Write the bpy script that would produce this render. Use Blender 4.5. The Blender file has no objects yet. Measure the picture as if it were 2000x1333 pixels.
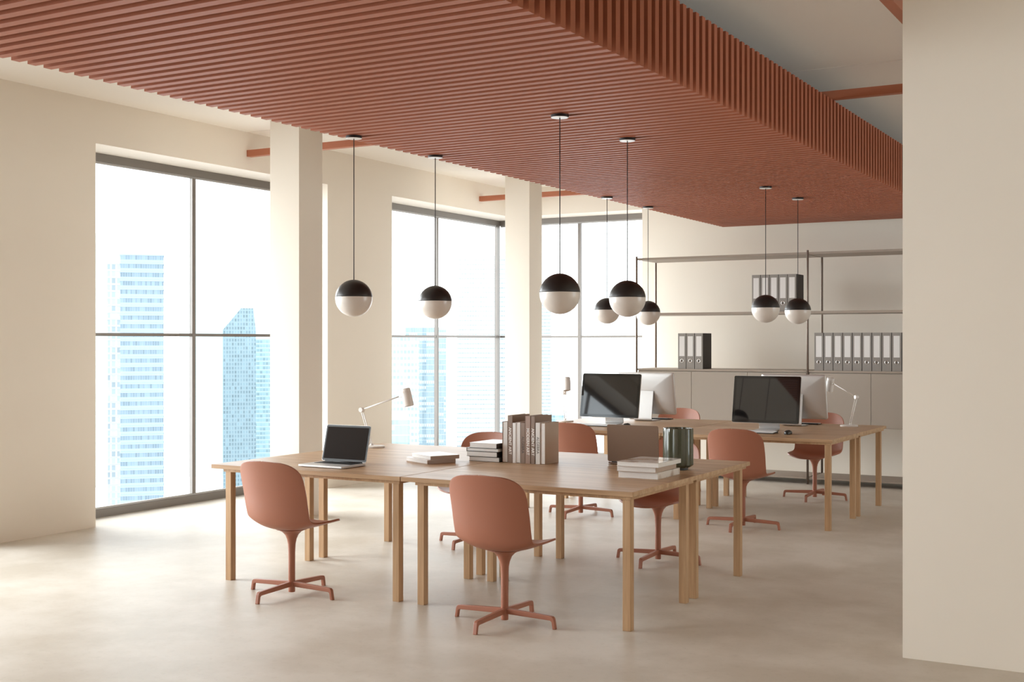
import bpy, bmesh, math, random
from mathutils import Vector, Matrix
random.seed(7)
sc = bpy.context.scene
COL = sc.collection
PI = math.pi
R = math.radians

# ------------------------------------------------------------------ helpers
def tag(o, label=None, cat=None, group=None, kind=None):
    if label: o['label'] = label
    if cat: o['category'] = cat
    if group: o['group'] = group
    if kind: o['kind'] = kind
    return o

def empty(name, loc=(0, 0, 0), rz=0.0):
    o = bpy.data.objects.new(name, None)
    o.empty_display_size = 0.1
    COL.objects.link(o)
    o.location = loc
    o.rotation_euler = (0, 0, rz)
    return o

def obj(name, bm, mats, parent=None, bevel=0, seg=2, smooth=False, loc=None, rot=None, wn=False):
    me = bpy.data.meshes.new(name)
    bmesh.ops.recalc_face_normals(bm, faces=bm.faces[:])
    bm.to_mesh(me)
    bm.free()
    for m in (mats if isinstance(mats, (list, tuple)) else [mats]):
        me.materials.append(m)
    if smooth:
        for p in me.polygons:
            p.use_smooth = True
    o = bpy.data.objects.new(name, me)
    COL.objects.link(o)
    if parent: o.parent = parent
    if loc: o.location = loc
    if rot: o.rotation_euler = rot
    if bevel:
        b = o.modifiers.new('bevel', 'BEVEL')
        b.width = bevel
        b.segments = seg
        b.limit_method = 'ANGLE'
        b.angle_limit = R(40)
    return o

def copy_tree(o, parent=None):
    c = o.copy()
    COL.objects.link(c)
    c.parent = parent
    for ch in list(o.children):
        copy_tree(ch, c)
    return c

def box(bm, x0, x1, y0, y1, z0, z1, mi=0):
    v = [bm.verts.new(p) for p in ((x0, y0, z0), (x1, y0, z0), (x1, y1, z0), (x0, y1, z0), (x0, y0, z1), (x1, y0, z1), (x1, y1, z1), (x0, y1, z1))]
    for f in ((0, 3, 2, 1), (4, 5, 6, 7), (0, 1, 5, 4), (1, 2, 6, 5), (2, 3, 7, 6), (3, 0, 4, 7)):
        bm.faces.new([v[i] for i in f]).material_index = mi

def boxes(*bs):
    bm = bmesh.new()
    for b in bs: box(bm, *b)
    return bm

def lathe(bm, prof, n=32, cx=0, cy=0, rfun=None, mi=0):
    rings = []
    for r, z in prof:
        if r < 1e-6:
            rings.append([bm.verts.new((cx, cy, z))])
        else:
            rings.append([bm.verts.new((cx + (r * (rfun(2 * PI * i / n) if rfun else 1)) * math.cos(2 * PI * i / n),
                                        cy + (r * (rfun(2 * PI * i / n) if rfun else 1)) * math.sin(2 * PI * i / n), z)) for i in range(n)])
    for a, b in zip(rings[:-1], rings[1:]):
        for i in range(n):
            j = (i + 1) % n
            if len(a) == 1 and len(b) == 1: continue
            if len(a) == 1: f = bm.faces.new((a[0], b[j], b[i]))
            elif len(b) == 1: f = bm.faces.new((a[i], a[j], b[0]))
            else: f = bm.faces.new((a[i], a[j], b[j], b[i]))
            f.material_index = mi
    return rings

def tube(bm, p, q, r, n=10, r2=None):
    p = Vector(p); q = Vector(q); d = (q - p).normalized()
    u = d.orthogonal().normalized(); w = d.cross(u)
    r2 = r if r2 is None else r2
    A = [bm.verts.new(p + (u * math.cos(2 * PI * i / n) + w * math.sin(2 * PI * i / n)) * r) for i in range(n)]
    B = [bm.verts.new(q + (u * math.cos(2 * PI * i / n) + w * math.sin(2 * PI * i / n)) * r2) for i in range(n)]
    for i in range(n):
        j = (i + 1) % n
        bm.faces.new((A[i], A[j], B[j], B[i]))
    bm.faces.new(A[::-1]); bm.faces.new(B)

def rrect(w, h, r, n=5):
    pts = []
    for cx, cy, a0 in ((w / 2 - r, h / 2 - r, 0), (-w / 2 + r, h / 2 - r, PI / 2), (-w / 2 + r, -h / 2 + r, PI), (w / 2 - r, -h / 2 + r, 1.5 * PI)):
        for i in range(n + 1):
            a = a0 + PI / 2 * i / n
            pts.append((cx + r * math.cos(a), cy + r * math.sin(a)))
    return pts

def prism_y(bm, pts, y0, y1, ox=0, oz=0):
    """outline in x,z extruded along y"""
    A = [bm.verts.new((x + ox, y0, z + oz)) for x, z in pts]
    B = [bm.verts.new((x + ox, y1, z + oz)) for x, z in pts]
    n = len(pts)
    for i in range(n):
        j = (i + 1) % n
        bm.faces.new((A[i], A[j], B[j], B[i]))
    bm.faces.new(A[::-1]); bm.faces.new(B)

def prism_z(bm, pts, z0, z1, ox=0, oy=0):
    A = [bm.verts.new((x + ox, y + oy, z0)) for x, y in pts]
    B = [bm.verts.new((x + ox, y + oy, z1)) for x, y in pts]
    n = len(pts)
    for i in range(n):
        j = (i + 1) % n
        bm.faces.new((A[i], A[j], B[j], B[i]))
    bm.faces.new(A[::-1]); bm.faces.new(B)

# ------------------------------------------------------------------ materials
def S(r, g, b):
    f = lambda c: (c / 255 / 12.92) if c / 255 <= 0.04045 else ((c / 255 + 0.055) / 1.055) ** 2.4
    return (f(r), f(g), f(b), 1)

def mat(name, col, rough=0.5, metal=0.0, spec=0.5, coat=0.0):
    m = bpy.data.materials.new(name)
    m.use_nodes = True
    b = m.node_tree.nodes['Principled BSDF']
    b.inputs['Base Color'].default_value = col if len(col) == 4 else (*col, 1)
    b.inputs['Roughness'].default_value = rough
    b.inputs['Metallic'].default_value = metal
    b.inputs['Specular IOR Level'].default_value = spec
    b.inputs['Coat Weight'].default_value = coat
    return m

def nodes(m):
    return m.node_tree.nodes, m.node_tree.links, m.node_tree.nodes['Principled BSDF']

def noisy(name, col, amount=0.04, scale=4, rough=0.6, spec=0.3, bump=0.0, bscale=200):
    """plain painted surface with a faint unevenness"""
    m = mat(name, col, rough, 0, spec)
    N, L, b = nodes(m)
    tc = N.new('ShaderNodeTexCoord')
    nz = N.new('ShaderNodeTexNoise'); nz.inputs['Scale'].default_value = scale; nz.inputs['Detail'].default_value = 4
    L.new(tc.outputs['Object'], nz.inputs['Vector'])
    mx = N.new('ShaderNodeMix'); mx.data_type = 'RGBA'
    mx.inputs[6].default_value = tuple(min(1, c * (1 - amount)) for c in col[:3]) + (1,)
    mx.inputs[7].default_value = tuple(min(1, c * (1 + amount)) for c in col[:3]) + (1,)
    L.new(nz.outputs['Fac'], mx.inputs[0]); L.new(mx.outputs[2], b.inputs['Base Color'])
    if bump:
        n2 = N.new('ShaderNodeTexNoise'); n2.inputs['Scale'].default_value = bscale
        L.new(tc.outputs['Object'], n2.inputs['Vector'])
        bp = N.new('ShaderNodeBump'); bp.inputs['Strength'].default_value = bump; bp.inputs['Distance'].default_value = 0.002
        L.new(n2.outputs['Fac'], bp.inputs['Height']); L.new(bp.outputs['Normal'], b.inputs['Normal'])
    return m

def wood(name, c1, c2, c3, scale=(1.2, 26, 26), rough=0.38):
    m = mat(name, c1, rough, 0, 0.2)
    N, L, b = nodes(m)
    tc = N.new('ShaderNodeTexCoord')
    oi = N.new('ShaderNodeObjectInfo')
    ad = N.new('ShaderNodeVectorMath'); ad.operation = 'ADD'
    sc3 = N.new('ShaderNodeVectorMath'); sc3.operation = 'SCALE'; sc3.inputs['Scale'].default_value = 1.0
    cb = N.new('ShaderNodeCombineXYZ')
    ml = N.new('ShaderNodeMath'); ml.operation = 'MULTIPLY'; ml.inputs[1].default_value = 31.0
    L.new(oi.outputs['Random'], ml.inputs[0])
    for i in range(3): L.new(ml.outputs[0], cb.inputs[i])
    L.new(tc.outputs['Object'], ad.inputs[0]); L.new(cb.outputs[0], ad.inputs[1])
    mp = N.new('ShaderNodeMapping'); mp.inputs['Scale'].default_value = scale
    L.new(ad.outputs[0], mp.inputs['Vector'])
    n1 = N.new('ShaderNodeTexNoise'); n1.inputs['Scale'].default_value = 1.0; n1.inputs['Detail'].default_value = 6; n1.inputs['Distortion'].default_value = 0.3
    L.new(mp.outputs[0], n1.inputs['Vector'])
    mp2 = N.new('ShaderNodeMapping'); mp2.inputs['Scale'].default_value = tuple(s * 5 for s in scale)
    L.new(ad.outputs[0], mp2.inputs['Vector'])
    n2 = N.new('ShaderNodeTexNoise'); n2.inputs['Scale'].default_value = 1.0; n2.inputs['Detail'].default_value = 3
    L.new(mp2.outputs[0], n2.inputs['Vector'])
    r1 = N.new('ShaderNodeValToRGB')
    e = r1.color_ramp.elements
    e[0].position = 0.32; e[0].color = c2; e[1].position = 0.68; e[1].color = c3
    k = r1.color_ramp.elements.new(0.5); k.color = c1
    L.new(n1.outputs['Fac'], r1.inputs[0])
    mx = N.new('ShaderNodeMix'); mx.data_type = 'RGBA'; mx.blend_type = 'MULTIPLY'
    r2 = N.new('ShaderNodeValToRGB'); r2.color_ramp.elements[0].position = 0.35; r2.color_ramp.elements[0].color = (0.80, 0.78, 0.75, 1); r2.color_ramp.elements[1].position = 0.6; r2.color_ramp.elements[1].color = (1, 1, 1, 1)
    L.new(n2.outputs['Fac'], r2.inputs[0])
    mx.inputs[0].default_value = 0.6
    L.new(r1.outputs[0], mx.inputs[6]); L.new(r2.outputs[0], mx.inputs[7])
    L.new(mx.outputs[2], b.inputs['Base Color'])
    return m

M = {}
M['wall'] = noisy('wall_paint', (0.83, 0.765, 0.675), 0.02, 1.5, 0.75, 0.2)
M['ceil'] = noisy('ceiling_paint', (0.84, 0.78, 0.70), 0.02, 1.5, 0.8, 0.2)
M['slat'] = noisy('terracotta_slat', (0.40, 0.135, 0.073), 0.05, 3, 0.5, 0.2)
M['gap_shade'] = noisy('gap_shade_dark', (0.030, 0.020, 0.017), 0.1, 60, 0.9, 0.1)  # near-black colour that deepens the shade between the slats
M['beam'] = noisy('terracotta_beam', (0.43, 0.155, 0.085), 0.05, 3, 0.5, 0.3)
M['chair'] = noisy('terracotta_plastic', (0.36, 0.137, 0.080), 0.02, 5, 0.40, 0.5)
M['oak'] = wood('oak_top', (0.50, 0.325, 0.19, 1), (0.41, 0.25, 0.14, 1), (0.57, 0.395, 0.25, 1), (0.9, 22, 22))
M['oakleg'] = wood('oak_leg', (0.50, 0.315, 0.175, 1), (0.43, 0.26, 0.14, 1), (0.55, 0.36, 0.21, 1), (26, 26, 1.2))
M['frame'] = mat('window_frame_taupe', (0.19, 0.168, 0.15), 0.45, 0.2)
M['taupe'] = noisy('taupe_board', (0.37, 0.305, 0.25), 0.02, 3, 0.5, 0.3)
M['door'] = noisy('greige_front', (0.40, 0.345, 0.29), 0.02, 3, 0.55, 0.3)
M['post'] = mat('bronze_post', (0.20, 0.155, 0.125), 0.38, 0.55)
M['black'] = mat('black_metal', (0.035, 0.03, 0.028), 0.38, 0.3)
M['globe'] = mat('opal_glass', (0.74, 0.68, 0.62), 0.28, 0, 0.5, 0.2)
M['canopy_face'] = mat('pale_canopy_face', (0.85, 0.84, 0.82), 0.35)
M['cord'] = mat('black_cord', (0.03, 0.022, 0.02), 0.6)
M['white'] = noisy('white_lacquer', (0.80, 0.76, 0.72), 0.01, 8, 0.35, 0.5)
M['lampin'] = mat('lamp_inner', (0.62, 0.50, 0.40), 0.5)
M['alu'] = mat('aluminium', (0.68, 0.665, 0.65), 0.38, 0.6)
M['alulid'] = mat('bronze_lid', (0.20, 0.122, 0.078), 0.42, 0.3)
M['screen'] = mat('screen_glass', (0.012, 0.011, 0.011), 0.03, 0, 0.9)
M['screenmat'] = mat('screen_black_satin', (0.020, 0.014, 0.011), 0.45, 0, 0.03)
M['bezel'] = mat('bezel_black', (0.005, 0.005, 0.005), 0.06, 0, 0.7)
M['key'] = mat('key_black', (0.012, 0.011, 0.010), 0.45)
M['keywhite'] = mat('key_white', (0.82, 0.82, 0.81), 0.4)
M['mouse'] = mat('mouse_black', (0.03, 0.03, 0.03), 0.25)
M['binder'] = noisy('binder_board', (0.045, 0.037, 0.032), 0.1, 40, 0.6)
M['spine'] = noisy('binder_spine', (0.30, 0.275, 0.25), 0.04, 60, 0.6)
M['paper'] = mat('label_paper', (0.78, 0.76, 0.74), 0.6)
M['ring'] = mat('binder_ring', (0.85, 0.83, 0.80), 0.25, 0.8)
M['hole'] = mat('binder_hole', (0.16, 0.14, 0.12), 0.7)
M['vase'] = mat('green_glaze', (0.075, 0.078, 0.05), 0.12, 0, 0.5, 0.2)
M['foot'] = mat('dark_foot', (0.03, 0.028, 0.024), 0.5)
M['leader'] = mat('dark_letter', (0.05, 0.04, 0.035), 0.5)
M['letter'] = mat('white_letter', (0.85, 0.82, 0.78), 0.5)

def pages_mat():
    m = mat('book_pages', (0.80, 0.775, 0.745), 0.7, 0, 0.2)
    N, L, b = nodes(m)
    tc = N.new('ShaderNodeTexCoord')
    mp = N.new('ShaderNodeMapping'); mp.inputs['Scale'].default_value = (40, 40, 900)
    nz = N.new('ShaderNodeTexNoise'); nz.inputs['Scale'].default_value = 1
    L.new(tc.outputs['Object'], mp.inputs[0]); L.new(mp.outputs[0], nz.inputs[0])
    r = N.new('ShaderNodeValToRGB'); r.color_ramp.elements[0].color = (0.68, 0.65, 0.62, 1); r.color_ramp.elements[1].color = (0.86, 0.84, 0.81, 1)
    L.new(nz.outputs[0], r.inputs[0]); L.new(r.outputs[0], b.inputs['Base Color'])
    return m
M['pages'] = pages_mat()

def cover(name, col, rough=0.3):
    return noisy(name, col, 0.04, 12, rough, 0.45)
M['c_white'] = cover('cover_white', (0.80, 0.78, 0.76), 0.3)
M['c_brown'] = cover('cover_brown', (0.26, 0.18, 0.135), 0.4)
M['c_dark'] = cover('cover_dark', (0.045, 0.04, 0.036), 0.3)
M['c_tan'] = cover('cover_tan', (0.46, 0.345, 0.27), 0.12)
M['c_clay'] = cover('cover_clay', (0.36, 0.25, 0.20), 0.4)
M['c_beige'] = cover('cover_beige', (0.46, 0.36, 0.30), 0.45)
M['c_ivory'] = cover('cover_ivory', (0.72, 0.69, 0.65), 0.35)

def picture_cover():
    m = mat('cover_picture', (0.7, 0.66, 0.62), 0.14, 0, 0.5)
    N, L, b = nodes(m)
    tc = N.new('ShaderNodeTexCoord')
    nz = N.new('ShaderNodeTexNoise'); nz.inputs['Scale'].default_value = 7; nz.inputs['Detail'].default_value = 2
    L.new(tc.outputs['Object'], nz.inputs[0])
    r = N.new('ShaderNodeValToRGB')
    r.color_ramp.elements[0].position = 0.40; r.color_ramp.elements[0].color = (0.45, 0.35, 0.28, 1)
    r.color_ramp.elements[1].position = 0.52; r.color_ramp.elements[1].color = (0.72, 0.68, 0.63, 1)
    L.new(nz.outputs[0], r.inputs[0]); L.new(r.outputs[0], b.inputs['Base Color'])
    return m
M['c_pic'] = picture_cover()

def floor_mat():
    m = mat('polished_concrete', (0.55, 0.5, 0.45), 0.3, 0, 0.1)
    N, L, b = nodes(m)
    tc = N.new('ShaderNodeTexCoord')
    n1 = N.new('ShaderNodeTexNoise'); n1.inputs['Scale'].default_value = 1.5; n1.inputs['Detail'].default_value = 9; n1.inputs['Roughness'].default_value = 0.58
    L.new(tc.outputs['Object'], n1.inputs[0])
    n2 = N.new('ShaderNodeTexNoise'); n2.inputs['Scale'].default_value = 26; n2.inputs['Detail'].default_value = 6; n2.inputs['Roughness'].default_value = 0.7
    L.new(tc.outputs['Object'], n2.inputs[0])
    r = N.new('ShaderNodeValToRGB')
    r.color_ramp.elements[0].position = 0.41; r.color_ramp.elements[0].color = (0.565, 0.505, 0.425, 1)
    r.color_ramp.elements[1].position = 0.60; r.color_ramp.elements[1].color = (0.665, 0.61, 0.535, 1)
    L.new(n1.outputs['Fac'], r.inputs[0])
    r2 = N.new('ShaderNodeValToRGB')
    r2.color_ramp.elements[0].position = 0.28; r2.color_ramp.elements[0].color = (0.86, 0.845, 0.82, 1)
    r2.color_ramp.elements[1].position = 0.46; r2.color_ramp.elements[1].color = (1, 1, 1, 1)
    L.new(n2.outputs['Fac'], r2.inputs[0])
    mx = N.new('ShaderNodeMix'); mx.data_type = 'RGBA'; mx.blend_type = 'MULTIPLY'; mx.inputs[0].default_value = 0.6
    L.new(r.outputs[0], mx.inputs[6]); L.new(r2.outputs[0], mx.inputs[7]); L.new(mx.outputs[2], b.inputs['Base Color'])
    mr = N.new('ShaderNodeMapRange'); mr.inputs['From Min'].default_value = 0.3; mr.inputs['From Max'].default_value = 0.7; mr.inputs['To Min'].default_value = 0.38; mr.inputs['To Max'].default_value = 0.46
    L.new(n1.outputs['Fac'], mr.inputs[0]); L.new(mr.outputs[0], b.inputs['Roughness'])
    bp = N.new('ShaderNodeBump'); bp.inputs['Strength'].default_value = 0.05; bp.inputs['Distance'].default_value = 0.004
    L.new(n2.outputs['Fac'], bp.inputs['Height']); L.new(bp.outputs[0], b.inputs['Normal'])
    return m
M['floor'] = floor_mat()

def pane_mat():
    m = bpy.data.materials.new('window_glass'); m.use_nodes = True
    N, L = m.node_tree.nodes, m.node_tree.links
    N.remove(N['Principled BSDF'])
    out = N['Material Output']
    t = N.new('ShaderNodeBsdfTransparent'); t.inputs[0].default_value = (0.97, 0.985, 0.985, 1)
    g = N.new('ShaderNodeBsdfGlossy'); g.inputs['Roughness'].default_value = 0.02
    fr = N.new('ShaderNodeFresnel'); fr.inputs[0].default_value = 1.35
    mx = N.new('ShaderNodeMixShader')
    ge = N.new('ShaderNodeNewGeometry')
    ff = N.new('ShaderNodeMath'); ff.operation = 'SUBTRACT'; ff.inputs[0].default_value = 1.0; L.new(ge.outputs['Backfacing'], ff.inputs[1])
    fm = N.new('ShaderNodeMath'); fm.operation = 'MULTIPLY'; L.new(fr.outputs[0], fm.inputs[0]); L.new(ff.outputs[0], fm.inputs[1])
    L.new(fm.outputs[0], mx.inputs[0]); L.new(t.outputs[0], mx.inputs[1]); L.new(g.outputs[0], mx.inputs[2]); L.new(mx.outputs[0], out.inputs[0])
    return m
M['pane'] = pane_mat()

def facade(name, glass, band, line, fh, bf, mw, mf, jitter=0.25, blocks=0.0):
    """tower front: floor bands, mullion lines, floor-to-floor and bay-to-bay variation"""
    m = mat(name, glass, 0.35, 0, 0.4)
    N, L, b = nodes(m)
    tc = N.new('ShaderNodeTexCoord')
    sx = N.new('ShaderNodeSeparateXYZ'); L.new(tc.outputs['Object'], sx.inputs[0])
    def mth(op, a, bv=None):
        n = N.new('ShaderNodeMath'); n.operation = op
        if isinstance(a, (int, float)): n.inputs[0].default_value = a
        else: L.new(a, n.inputs[0])
        if bv is not None:
            if isinstance(bv, (int, float)): n.inputs[1].default_value = bv
            else: L.new(bv, n.inputs[1])
        return n.outputs[0]
    zf = mth('DIVIDE', sx.outputs['Z'], fh)
    fz = mth('FRACT', zf); iz = mth('FLOOR', zf)
    h = mth('ADD', sx.outputs['X'], sx.outputs['Y'])
    xf = mth('DIVIDE', h, mw)
    fx = mth('FRACT', xf); ix = mth('FLOOR', xf)
    isband = mth('LESS_THAN', fz, bf)
    isline = mth('LESS_THAN', fx, mf)
    cb = N.new('ShaderNodeCombineXYZ'); L.new(ix, cb.inputs[0]); L.new(iz, cb.inputs[2])
    wn = N.new('ShaderNodeTexWhiteNoise'); L.new(cb.outputs[0], wn.inputs['Vector'])
    v = mth('ADD', mth('MULTIPLY', wn.outputs['Value'], 2 * jitter), 1 - jitter)
    cg = N.new('ShaderNodeMix'); cg.data_type = 'RGBA'; cg.blend_type = 'MULTIPLY'; cg.inputs[0].default_value = 1
    cg.inputs[6].default_value = glass
    cv = N.new('ShaderNodeCombineXYZ')
    for i in range(3): L.new(v, cv.inputs[i])
    L.new(cv.outputs[0], cg.inputs[7])
    col = cg.outputs[2]
    if blocks:
        c2 = N.new('ShaderNodeCombineXYZ')
        L.new(mth('FLOOR', mth('DIVIDE', h, mw * 4)), c2.inputs[0]); L.new(iz, c2.inputs[2])
        w2 = N.new('ShaderNodeTexWhiteNoise'); L.new(c2.outputs[0], w2.inputs['Vector'])
        sel = mth('MULTIPLY', mth('LESS_THAN', w2.outputs['Value'], blocks), mth('GREATER_THAN', fz, 0.55))
        m3 = N.new('ShaderNodeMix'); m3.data_type = 'RGBA'; L.new(sel, m3.inputs[0]); L.new(col, m3.inputs[6]); m3.inputs[7].default_value = band
        col = m3.outputs[2]
    m1 = N.new('ShaderNodeMix'); m1.data_type = 'RGBA'; L.new(isline, m1.inputs[0]); L.new(col, m1.inputs[6]); m1.inputs[7].default_value = line
    m2 = N.new('ShaderNodeMix'); m2.data_type = 'RGBA'; L.new(isband, m2.inputs[0]); L.new(m1.outputs[2], m2.inputs[6]); m2.inputs[7].default_value = band
    L.new(m2.outputs[2], b.inputs['Base Color'])
    return m

# ------------------------------------------------------------------ camera
f_px = 2387.0
H = 1.544
YAW = R(29.68)
cam = bpy.data.cameras.new('camera')
cam.sensor_width = 36
cam.lens = f_px / 2000 * 36
cam.clip_end = 6000
camo = bpy.data.objects.new('camera', cam)
COL.objects.link(camo)
camo.location = (0, 0, H)
camo.rotation_euler = (PI / 2, 0, YAW)
sc.camera = camo

# ------------------------------------------------------------------ room shell
WX = -8.016          # inner face of the window wall
GX = -8.408          # inner face of the window frames
BY = 14.03           # inner face of the back wall
GY = 14.42           # frame plane of the corner window in the back wall
ZC = 3.549           # ceiling
ZO = 3.185           # head of the window openings
XR, YB = 5.0, -7.5   # unseen right and rear walls
OPEN = [(-5.60, -2.53), (-1.37, 1.70), (2.863, 5.934), (7.094, 10.165), (11.325, GY)]  # first three openings are unseen, added to light the room
def st(o): return tag(o, kind='structure')
st(obj('floor', boxes((GX - 0.05, XR + 0.3, YB - 0.3, GY + 0.05, -0.12, 0)), M['floor']))
st(obj('ceiling', boxes((GX - 0.05, XR + 0.3, YB - 0.3, 8.93, ZC, ZC + 0.05), (GX - 0.05, XR + 0.3, 8.945, GY + 0.05, ZC, ZC + 0.05), (GX - 0.05, XR + 0.3, YB - 0.3, GY + 0.05, ZC + 0.05, ZC + 0.2)), M['ceil']))
bm = bmesh.new()
y = YB
for a, b_ in OPEN:
    box(bm, GX - 0.045, WX, y, a, 0, ZC)
    box(bm, GX - 0.045, WX, a, b_ if b_ < GY else GY + 0.045, ZO, ZC)
    y = b_
st(obj('wall_left', bm, M['wall']))
JX = -6.13
st(obj('wall_back', boxes((WX, JX, BY, GY + 0.045, ZO, ZC), (JX, XR, BY, GY + 0.045, 0, ZC)), M['wall']))
RO = (8.4, 12.2)       # unseen opening added in the right wall to light the back wall
st(obj('wall_right', boxes((XR, XR + 0.3, YB - 0.3, RO[0], 0, ZC), (XR, XR + 0.3, RO[1], GY + 0.045, 0, ZC), (XR, XR + 0.3, RO[0], RO[1], ZO, ZC)), M['wall']))
M['rear'] = noisy('rear_wall_dark', (0.16, 0.10, 0.07), 0.03, 2, 0.7)  # dark tone chosen to cut bounce light from the unseen rear wall
st(obj('wall_rear', boxes((GX - 0.045, XR, YB - 0.3, YB, 0, ZC)), M['rear']))
st(obj('wall_partition', boxes((-1.295, XR, 6.116, 6.50, 0, ZC)), M['wall']))
st(obj('pillar', boxes((-7.192, -6.866, 8.31, 8.632, 0, ZC)), M['wall']))
st(obj('pillar', boxes((-7.192, -6.866, 12.456, 12.762, 0, ZC)), M['wall']))

# windows: dark frame, two mullion bars, panes
def window(n, a, b_, far_jamb=0.07):
    x0, x1 = GX - 0.042, GX
    mid = (a + b_) / 2
    fr = boxes((x0, x1, a, b_, 0, 0.072), (x0, x1, a, b_, ZO - 0.072, ZO), (x0, x1, a, a + 0.045, 0.072, ZO - 0.072), (x0, x1, b_ - far_jamb, b_, 0.072, ZO - 0.072))
    w = st(obj('window_%d' % n, fr, M['frame']))
    bd = boxes((x0 + 0.004, x1 - 0.014, a + 0.045, b_ - far_jamb, 0.072, 0.09), (x0 + 0.004, x1 - 0.014, a + 0.045, b_ - far_jamb, ZO - 0.09, ZO - 0.072))
    obj('glazing_bead', bd, M['bead'], w)
    obj('mullion', boxes((x0 + 0.002, x1 - 0.002, mid - 0.023, mid + 0.023, 0.09, ZO - 0.09)), M['frame'], w)
    obj('transom', boxes((x0 + 0.004, x1 - 0.004, a + 0.045, mid - 0.023, 1.587, 1.615), (x0 + 0.004, x1 - 0.004, mid + 0.023, b_ - far_jamb, 1.587, 1.615)), M['frame'], w)
    for p, q in ((a + 0.045, mid - 0.023), (mid + 0.023, b_ - far_jamb)):
        obj('pane', boxes((x0 + 0.014, x0 + 0.020, p, q, 0.09, 1.587), (x0 + 0.014, x0 + 0.020, p, q, 1.615, ZO - 0.09)), M['pane'], w)
M['bead'] = mat('frame_bead', (0.42, 0.40, 0.385), 0.4, 0.2)
window(1, *OPEN[3])
window(2, *OPEN[4])
window(4, *OPEN[2])  # added out of view for daylight on the foreground floor
window(5, *OPEN[1])  # unseen window, added to light the partition
window(7, *OPEN[0])  # unseen too, added for more light from behind left
w = st(obj('window_6', boxes((XR + 0.2, XR + 0.242, RO[0], RO[1], 0, 0.072), (XR + 0.2, XR + 0.242, RO[0], RO[1], ZO - 0.072, ZO), (XR + 0.2, XR + 0.242, RO[0], RO[0] + 0.045, 0.072, ZO - 0.072), (XR + 0.2, XR + 0.242, RO[1] - 0.045, RO[1], 0.072, ZO - 0.072)), M['frame']))  # unseen window added to brighten the far right of the room
obj('pane', boxes((XR + 0.216, XR + 0.222, RO[0] + 0.045, RO[1] - 0.045, 0.072, ZO - 0.072)), M['pane'], w)
# corner window in the back wall
y0, y1 = GY, GY + 0.042
a, b_ = GX, JX
mid = -7.20
w = st(obj('window_3', boxes((a, b_, y0, y1, 0, 0.072), (a, b_, y0, y1, ZO - 0.072, ZO), (b_ - 0.03, b_, y0, y1, 0.072, ZO - 0.072)), M['frame']))
obj('glazing_bead', boxes((a, b_ - 0.03, y0 + 0.014, y1 - 0.004, 0.072, 0.09), (a, b_ - 0.03, y0 + 0.014, y1 - 0.004, ZO - 0.09, ZO - 0.072)), M['bead'], w)
obj('mullion', boxes((mid - 0.023, mid + 0.023, y0 + 0.002, y1 - 0.002, 0.09, ZO - 0.09)), M['frame'], w)
obj('transom', boxes((a, mid - 0.023, y0 + 0.004, y1 - 0.004, 1.587, 1.615), (mid + 0.023, b_ - 0.03, y0 + 0.004, y1 - 0.004, 1.587, 1.615)), M['frame'], w)
for p, q in ((a, mid - 0.023), (mid + 0.023, b_ - 0.03)):
    obj('pane', boxes((p, q, y0 + 0.022, y0 + 0.028, 0.09, 1.587), (p, q, y0 + 0.022, y0 + 0.028, 1.615, ZO - 0.09)), M['pane'], w)

# ------------------------------------------------------------------ slatted ceiling panel and beams
PX0, PX1, PZ, PT = -4.946, -2.391, 2.880, 3.313
PITCH, SW = 0.0929, 0.0465
pn = empty('slatted_ceiling_panel', ((PX0 + PX1) / 2, 6.3, PZ))
tag(pn, 'long terracotta panel of parallel slats hung below the ceiling over the desks', 'ceiling panel')
ox, oy, oz = pn.location
bmh, bmr = bmesh.new(), bmesh.new()
for k in range(160):
    yb = 13.67 - k * PITCH
    box(bmh, PX0 - ox, PX1 - 0.05 - ox, yb - SW - oy, yb - oy, 0, 0.05)
    box(bmr, PX1 - 0.05 - ox, PX1 - ox, yb - SW - oy, yb - oy, 0, PT - oz)
ymin, ymax = 13.67 - 159 * PITCH - SW - oy, 13.67 - oy
obj('soffit_slats', bmh, M['slat'], pn)
obj('side_slats', bmr, M['slat'], pn)
obj('backing_board', boxes((PX0 + 0.012 - ox, PX1 - 0.05 - ox, ymin, ymax, 0.05, 0.062), (PX1 - 0.062 - ox, PX1 - 0.05 - ox, ymin, ymax, 0.062, PT - oz)), M['gap_shade'], pn)  # board added behind the slats to block light and darken the gaps
obj('carrier_rail', boxes((PX0 + 0.35 - ox, PX0 + 0.40 - ox, ymin, ymax, 0.062, 0.10)), M['slat'], pn)

BZ0, BZ1 = 3.314, 3.376
def beam(x0, x1, y0, y1, label):
    e = obj('ceiling_beam', boxes((x0, x1, y0, y1, BZ0, BZ1)), M['beam'])
    tag(e, label, 'beam')
beam(WX, -1.485, 8.925, 8.987, 'terracotta beam under the ceiling, passing behind the nearer white pillar')
beam(WX, -1.485, 13.225, 13.287, 'terracotta beam under the ceiling, passing behind the farther white pillar')
beam(-1.485, -1.424, 1.0, BY, 'terracotta beam running away along the ceiling at the upper right, beside the partition')

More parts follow.
